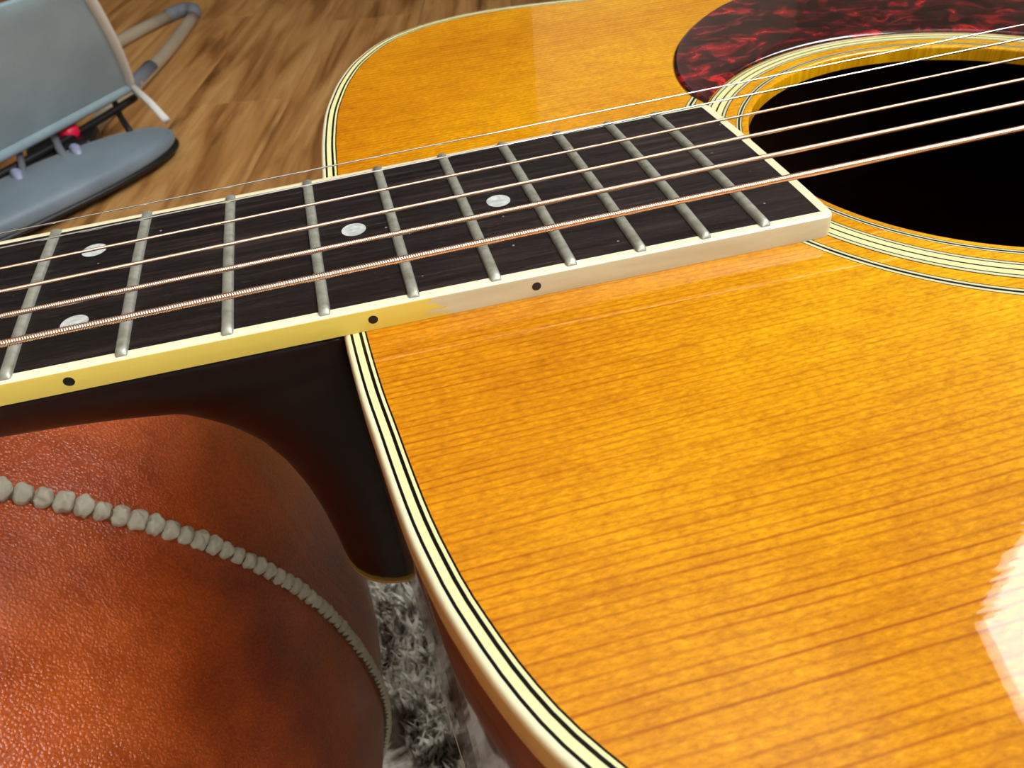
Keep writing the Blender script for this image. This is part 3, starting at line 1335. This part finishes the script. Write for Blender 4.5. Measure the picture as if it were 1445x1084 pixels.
# strings -------------------------------------------------------------
SPEC = [  # diameter, y nut, z nut, y saddle, z saddle, wound pitch
    (1.36, -18.2, 0.2, -27.0, 9.95, 0.43),
    (1.08, -10.92, 0.67, -16.2, 9.6, 0.37),
    (0.84, -3.64, 0.72, -5.4, 9.5, 0.31),
    (0.66, 3.64, 0.88, 5.4, 9.4, 0.27),
    (0.44, 10.92, 1.04, 16.2, 9.05, 0),
    (0.32, 18.2, 0.25, 27.0, 7.8, 0)]
XS = 645.0
lbls = ['thickest copper-coloured wound string, nearest the camera', 'second thickest copper-coloured wound string', 'third copper-coloured wound string',
        'thinnest copper-coloured wound string', 'plain silver steel string beside the wound ones', 'thinnest plain silver steel string, at the far edge']
for (dia, yn, zn, ys_, zs, pitch), lb in zip(SPEC, lbls):
    V, F = [], []
    A, B = Vector((0, yn, zn)), Vector((XS, ys_, zs))
    seg = 12 if pitch else 12
    xs = []
    if pitch:
        x = 0.0
        xs = [0.0, 100, 200, 262]
        x = 262.0
        stp = pitch / 4
        while x < 600:
            x += stp
            xs.append(x)
        xs += [620.0, XS]
    else:
        xs = [XS * i / 20 for i in range(21)]
    r0 = dia / 2
    tdir = (B - A).normalized()
    uu = Vector((0, 1, 0))
    uu = (uu - tdir * uu.dot(tdir)).normalized()
    vv_ = tdir.cross(uu)
    for x in xs:
        c = A.lerp(B, x / XS)
        for q in range(seg):
            a = 2 * math.pi * q / seg
            r = r0
            if pitch:
                ph = (x / pitch - q / seg) % 1.0
                r = r0 - pitch * 0.36 * (1 - math.sin(math.pi * ph))
            p = c + uu * (r * math.cos(a)) + vv_ * (r * math.sin(a))
            V.append(G(p.x, p.y, p.z))
    for i in range(len(xs) - 1):
        for q in range(seg):
            r = (q + 1) % seg
            F.append((i * seg + q, i * seg + r, (i + 1) * seg + r, (i + 1) * seg + q))
    mt = M['bronze_wire'] if pitch else M['steel_wire']
    o = mk('string', V, F, mt, guitar)
    tag(o, lb)
    # run from saddle down to the bridge pin
    tube('string_end', [G(XS, ys_, zs), G(XS + 1, ys_, zs - .2), G(XS + 9, ys_, 3.2 + ZT + 4)], r0 / 1000, mt, o, seg=8)

# bridge -------------------------------------------------------------
V, F = [], []
bp = [(634, -78), (650, -78), (656, -60), (668, -38), (672, 0), (668, 38), (656, 60), (650, 78), (634, 78), (632, 0)]
k = len(bp)
for z, s in ((ZT + 0.02, 1.0), (ZT + 6.0, 1.0), (ZT + 8.2, 0.93)):
    for x, y in bp:
        zz = z
        if abs(y) > 50 and z > ZT + 1:
            zz = ZT + 3.5 + (0.6 if s < 1 else 0)
        V.append(G(650 + (x - 650) * s, y * s, zz))
for q in range(2):
    for i in range(k):
        j = (i + 1) % k
        F.append((q * k + i, q * k + j, (q + 1) * k + j, (q + 1) * k + i))
F.append(tuple(2 * k + i for i in range(k)))
F.append(tuple(range(k))[::-1])
br = fix_normals(mk('bridge', V, F, M['ebony'], guitar, smooth=False))
boxes('saddle', [(643.6, 646.4, -36, 36, ZT + 7.5, 8.0 + 0.6)], M['bone'], br, f=G, bev=.0004)
for (dia, yn, zn, ys_, zs, pitch) in SPEC:
    disc('bridge_pin', (656, ys_, ZT + 8.2), 2.4, 2.2, 2.6, M['bone'], br, 20)

# nut, headstock and tuners -------------------------------------------------
boxes('nut', [(-5, 0, -21.6, 21.6, ZT, 1.0)], M['bone'], guitar, f=G, bev=.0006)
hs = []
hp = [(-5, -21.5), (-16, -24), (-32, -33), (-60, -36.5), (-170, -38.5), (-182, -37), (-188, -20), (-189, 0)]
hp = hp + [(x, -y) for x, y in hp[-2::-1]]
k = len(hp)
V, F = [], []
for zt in (-2.0, -17.0):
    for x, y in hp:
        V.append(G(x, y, zt - 0.02 * (-x) * (1 if zt < -10 else 1) * 0.4))
F = [tuple(range(k)), tuple(range(k, 2 * k))] + [(i, (i + 1) % k, k + (i + 1) % k, k + i) for i in range(k)]
hso = fix_normals(mk('headstock', V, F, M['neck'], guitar, smooth=False))
bevel(hso, .0012)
for s in (-1, 1):
    for x in (-48, -92, -136):
        t = tube('tuner_post', [G(x, s * 24, -3.2), G(x, s * 24, 6)], 0.0033, M['chrome'], hso, seg=14)
        sh = tube('tuner_button', [G(x, s * 38, -12), G(x, s * 47, -12), G(x, s * 49, -12), G(x, s * 60, -12), G(x, s * 62, -12)],
                  [.0018, .0018, .006, .0075, .004], M['chrome'], hso, seg=14, squash=.5)

# neck with heel -------------------------------------------------------------
V, F = [], []
NS = 28
xs = [-6 + 366.0 * i / 60 for i in range(61)]


def neck_depth(x):
    return 13.5 + 3.2 * max(0, min(1, x / 290.0)) + min(9.0, 0.0034 * max(0.0, x - 286) ** 2)


for x in xs:
    wq = hw(x) - 0.25
    d = neck_depth(x)
    for q in range(NS + 1):
        a = math.pi * q / NS
        V.append(G(x, -wq * math.cos(a), ZT - d * max(0.0, math.sin(a)) ** 0.85))
for i in range(len(xs) - 1):
    for q in range(NS):
        F.append((i * (NS + 1) + q, i * (NS + 1) + q + 1, (i + 1) * (NS + 1) + q + 1, (i + 1) * (NS + 1) + q))
    F.append((i * (NS + 1), (i + 1) * (NS + 1), (i + 1) * (NS + 1) + NS, i * (NS + 1) + NS))
F.append(tuple(range(NS + 1)))
F.append(tuple((len(xs) - 1) * (NS + 1) + q for q in range(NS + 1)))
nkv, nkf = V, F
# heel: horizontal sections stacked downwards (z, nose x, half width at body)
HS = [(-6, 296, 27.0), (-12, 300, 26.6), (-17, 306, 26.0), (-21, 313, 25.4), (-25, 320, 24.8), (-30, 326.5, 24.0), (-37, 332.5, 23.2), (-46, 336.8, 22.2),
      (-57, 339.8, 21.0), (-68, 341.6, 20.0), (-80, 342.8, 19.2), (-91, 343.4, 18.8)]
HQ = 26
V2, F2 = [], []


def heel_ring(z, xn, hb, grow=0.0):
    pts = []
    for q in range(HQ + 1):
        a = math.pi * q / HQ
        c = math.cos(a)
        s = math.sin(a)
        y = -math.copysign(abs(c) ** 0.80, c) * (hb + grow)
        x = 361.5 - (361.5 - xn + grow) * max(0.0, s) ** 0.85
        pts.append((x, y, z))
    return pts


for z, xn, hb in HS:
    V2 += [G(*p) for p in heel_ring(z, xn, hb)]
for i in range(len(HS) - 1):
    for q in range(HQ):
        F2.append((i * (HQ + 1) + q, i * (HQ + 1) + q + 1, (i + 1) * (HQ + 1) + q + 1, (i + 1) * (HQ + 1) + q))
    F2.append((i * (HQ + 1), (i + 1) * (HQ + 1), (i + 1) * (HQ + 1) + HQ, i * (HQ + 1) + HQ))
F2.append(tuple(range(HQ + 1)))
F2.append(tuple((len(HS) - 1) * (HQ + 1) + q for q in range(HQ + 1)))
kk = len(nkv)
nk = mk('neck', nkv + V2, nkf + [tuple(i + kk for i in f) for f in F2], M['neck'], guitar)
fix_normals(nk)
rmod = nk.modifiers.new('remesh', 'REMESH')
rmod.mode = 'VOXEL'
rmod.voxel_size = 0.0012
rmod.use_smooth_shade = True
smo = nk.modifiers.new('smooth', 'SMOOTH')
smo.factor = 0.5
smo.iterations = 14
V, F = [], []
for z, g in ((-91.0, 0.1), (-91.9, 0.1)):
    V += [G(*p) for p in heel_ring(z, 343.4, 18.8, g)]
n = HQ + 1
F = [tuple(range(n)), tuple(range(n, 2 * n))] + [(i, (i + 1) % n, n + (i + 1) % n, n + i) for i in range(n)]
fix_normals(mk('heel_cap', V, F, plain('amber_cap', rgb(168, 130, 58), 0.4, coat=0.3), guitar, smooth=False))

# ------------------------------------------------------------------ baby bouncer on the floor
bb = empty('baby_bouncer', G(-60, 1400, -450), 'grey cloth baby bouncer with beige tube legs standing on the wooden floor', 'baby bouncer')


def lin(a, b, t):
    return a + (b - a) * t


# oval padded foot pad: rounded slab along a direction
ctr = Vector((-70, 1058))
ax = Vector((205, 165)).normalized()
ay = Vector((-ax.y, ax.x))
V, F = [], []
NU, NV = 64, 20
for j in range(NV + 1):
    ph = -math.pi / 2 + math.pi * j / NV
    for i in range(NU):
        th = 2 * math.pi * i / NU
        c_, s_ = math.cos(th), math.sin(th)
        rx = 224 * math.copysign(abs(c_) ** 0.85, c_)
        ry = 68 * math.copysign(abs(s_) ** 0.9, s_)
        k = abs(math.cos(ph)) ** 0.7
        p = ctr + ax * (rx * k) + ay * (ry * k)
        V.append(G(p.x, p.y, -420 + 24 * math.copysign(abs(math.sin(ph)) ** 0.8, math.sin(ph))))
for j in range(NV):
    for i in range(NU):
        k = (i + 1) % NU
        F.append((j * NU + i, j * NU + k, (j + 1) * NU + k, (j + 1) * NU + i))
fix_normals(mk('foot_pad', V, F, M['slate_cloth'], bb))
# the dark rim under the pad
rimp = []
for i in range(64):
    th = 2 * math.pi * i / 64
    c_, s_ = math.cos(th), math.sin(th)
    p = ctr + ax * (222 * math.copysign(abs(c_) ** 0.85, c_)) + ay * (65 * math.copysign(abs(s_) ** 0.9, s_))
    rimp.append(G(p.x, p.y, -433))
tube('pad_rim', rimp, 0.005, M['black_plastic'], bb, seg=8, closed=True)

# legs: two beige tubes meeting in a grey corner cap
tube('leg', [G(x, y, z) for x, y, z in [(-230, 1520, -437), (-65, 1775, -437), (-6, 1872, -437), (52, 1950, -437)]], 0.0125, M['beige_tube'], bb, seg=14)
tube('corner_cap', [G(x, y, z) for x, y, z in [(44, 1940, -436), (62, 1962, -436), (84, 1974, -436), (102, 1958, -436), (105, 1925, -436)]], 0.0145, M['grey_rubber'], bb, seg=14)
tube('leg', [G(p.x, p.y, p.z) for p in cr([(102, 1900, -437), (66, 1705, -437), (28, 1552, -437), (0, 1452, -437), (-26, 1375, -437), (-38, 1300, -437), (-38, 1220, -437), (-30, 1160, -437)], 5)],
     0.0125, M['beige_tube'], bb, seg=14)
tube('leg_sleeve', [G(36, 1590, -436), G(20, 1530, -436), G(2, 1465, -436)], 0.0145, M['grey_rubber'], bb, seg=14)

# cloth seat: a slightly sagging sheet with thickness
c00, c10 = Vector((52, 1290, -368)), Vector((78, 1112, -168))      # right edge, bottom to top
h00, h10 = Vector((-330, 800, -360)), Vector((-300, 700, -150))    # left edge
V, F = [], []
nu, nv = 26, 14
for s in (0, 1):
    for j in range(nv + 1):
        for i in range(nu + 1):
            u, v_ = i / nu, j / nv
            p = c00.lerp(h00, u).lerp(c10.lerp(h10, u), v_)
            # continue the sheet upwards beyond the frame
            sag = 14 * math.sin(math.pi * v_) + 6 * math.sin(u * 3)
            p = p + Vector((0.35, 0.45, -0.6)) * (sag) + Vector((0, 0, -5 * s))
            V.append(G(p.x, p.y, p.z))
W_ = (nu + 1) * (nv + 1)
for s in (0, 1):
    for j in range(nv):
        for i in range(nu):
            q = s * W_ + j * (nu + 1) + i
            F.append((q, q + 1, q + nu + 2, q + nu + 1))
for i in range(nu):
    F.append((i, i + 1, W_ + i + 1, W_ + i))
    q = nv * (nu + 1) + i
    F.append((q, q + 1, W_ + q + 1, W_ + q))
for j in range(nv):
    q = j * (nu + 1)
    F.append((q, q + nu + 1, W_ + q + nu + 1, W_ + q))
    q += nu
    F.append((q, q + nu + 1, W_ + q + nu + 1, W_ + q))
seat = fix_normals(mk('seat_cloth', V, F, M['grey_cloth'], bb))


def seat_pt(u, v_, lift=0.0):
    p = c00.lerp(h00, u).lerp(c10.lerp(h10, u), v_)
    sag = 14 * math.sin(math.pi * v_) + 6 * math.sin(u * 3)
    p = p + Vector((0.35, 0.45, -0.6)) * sag + Vector((0, 0, lift))
    return G(p.x, p.y, p.z)


tube('edge_piping', [seat_pt(0, j / 14) for j in range(15)], 0.0085, M['cream_piping'], seat, seg=10)
tube('hem_seam', [seat_pt(i / 20, 0.10, 3) for i in range(21)], 0.0035, M['slate_cloth'], seat, seg=8)
tube('hem_tube', [seat_pt(i / 20, 0.0) for i in range(21)], 0.010, M['grey_cloth'], seat, seg=10)
tube('under_frame', [G(p.x, p.y, p.z) for p in cr([(50, 1300, -392), (-6, 1228, -396), (-57, 1160, -396), (-140, 1060, -396)], 5)], 0.006, M['black_plastic'], bb, seg=10)
tube('strap', [seat_pt(0, 0), G(82, 1240, -385), G(104, 1200, -402)], 0.0065, M['cream_piping'], bb, seg=8)
tube('strut', [G(16, 1300, -392), G(28, 1250, -402), G(50, 1180, -402)], 0.005, M['black_plastic'], bb, seg=8)
tube('strut', [G(-60, 1190, -385), G(-50, 1150, -398), G(-32, 1105, -402)], 0.006, M['grey_rubber'], bb, seg=8)
tube('strut', [G(-95, 1120, -385), G(-88, 1080, -398), G(-80, 1045, -402)], 0.005, M['grey_rubber'], bb, seg=8)
boxes('hinge_block', [(-0.105, -0.005, 1.165, 1.235, 0.012, 0.052)], M['black_plastic'], bb, bev=.008)
tube('hinge_arm', [G(-30, 1200, -410), G(-80, 1150, -415), G(-110, 1080, -415)], 0.016, M['black_plastic'], bb, seg=10)
tube('release_knob', [G(-50, 1225, -392), G(-47, 1215, -391), G(-38, 1190, -394), G(-34, 1183, -396)], [.008, .0155, .0155, .009], M['red_knob'], bb, seg=16)
for x, y in ((-95, 1074), (-22, 1128)):
    tube('clip', [G(x, y + 16, -400), G(x, y, -394), G(x + 8, y - 18, -400)], [.005, .008, .005], M['lavender_plastic'], bb, seg=10)
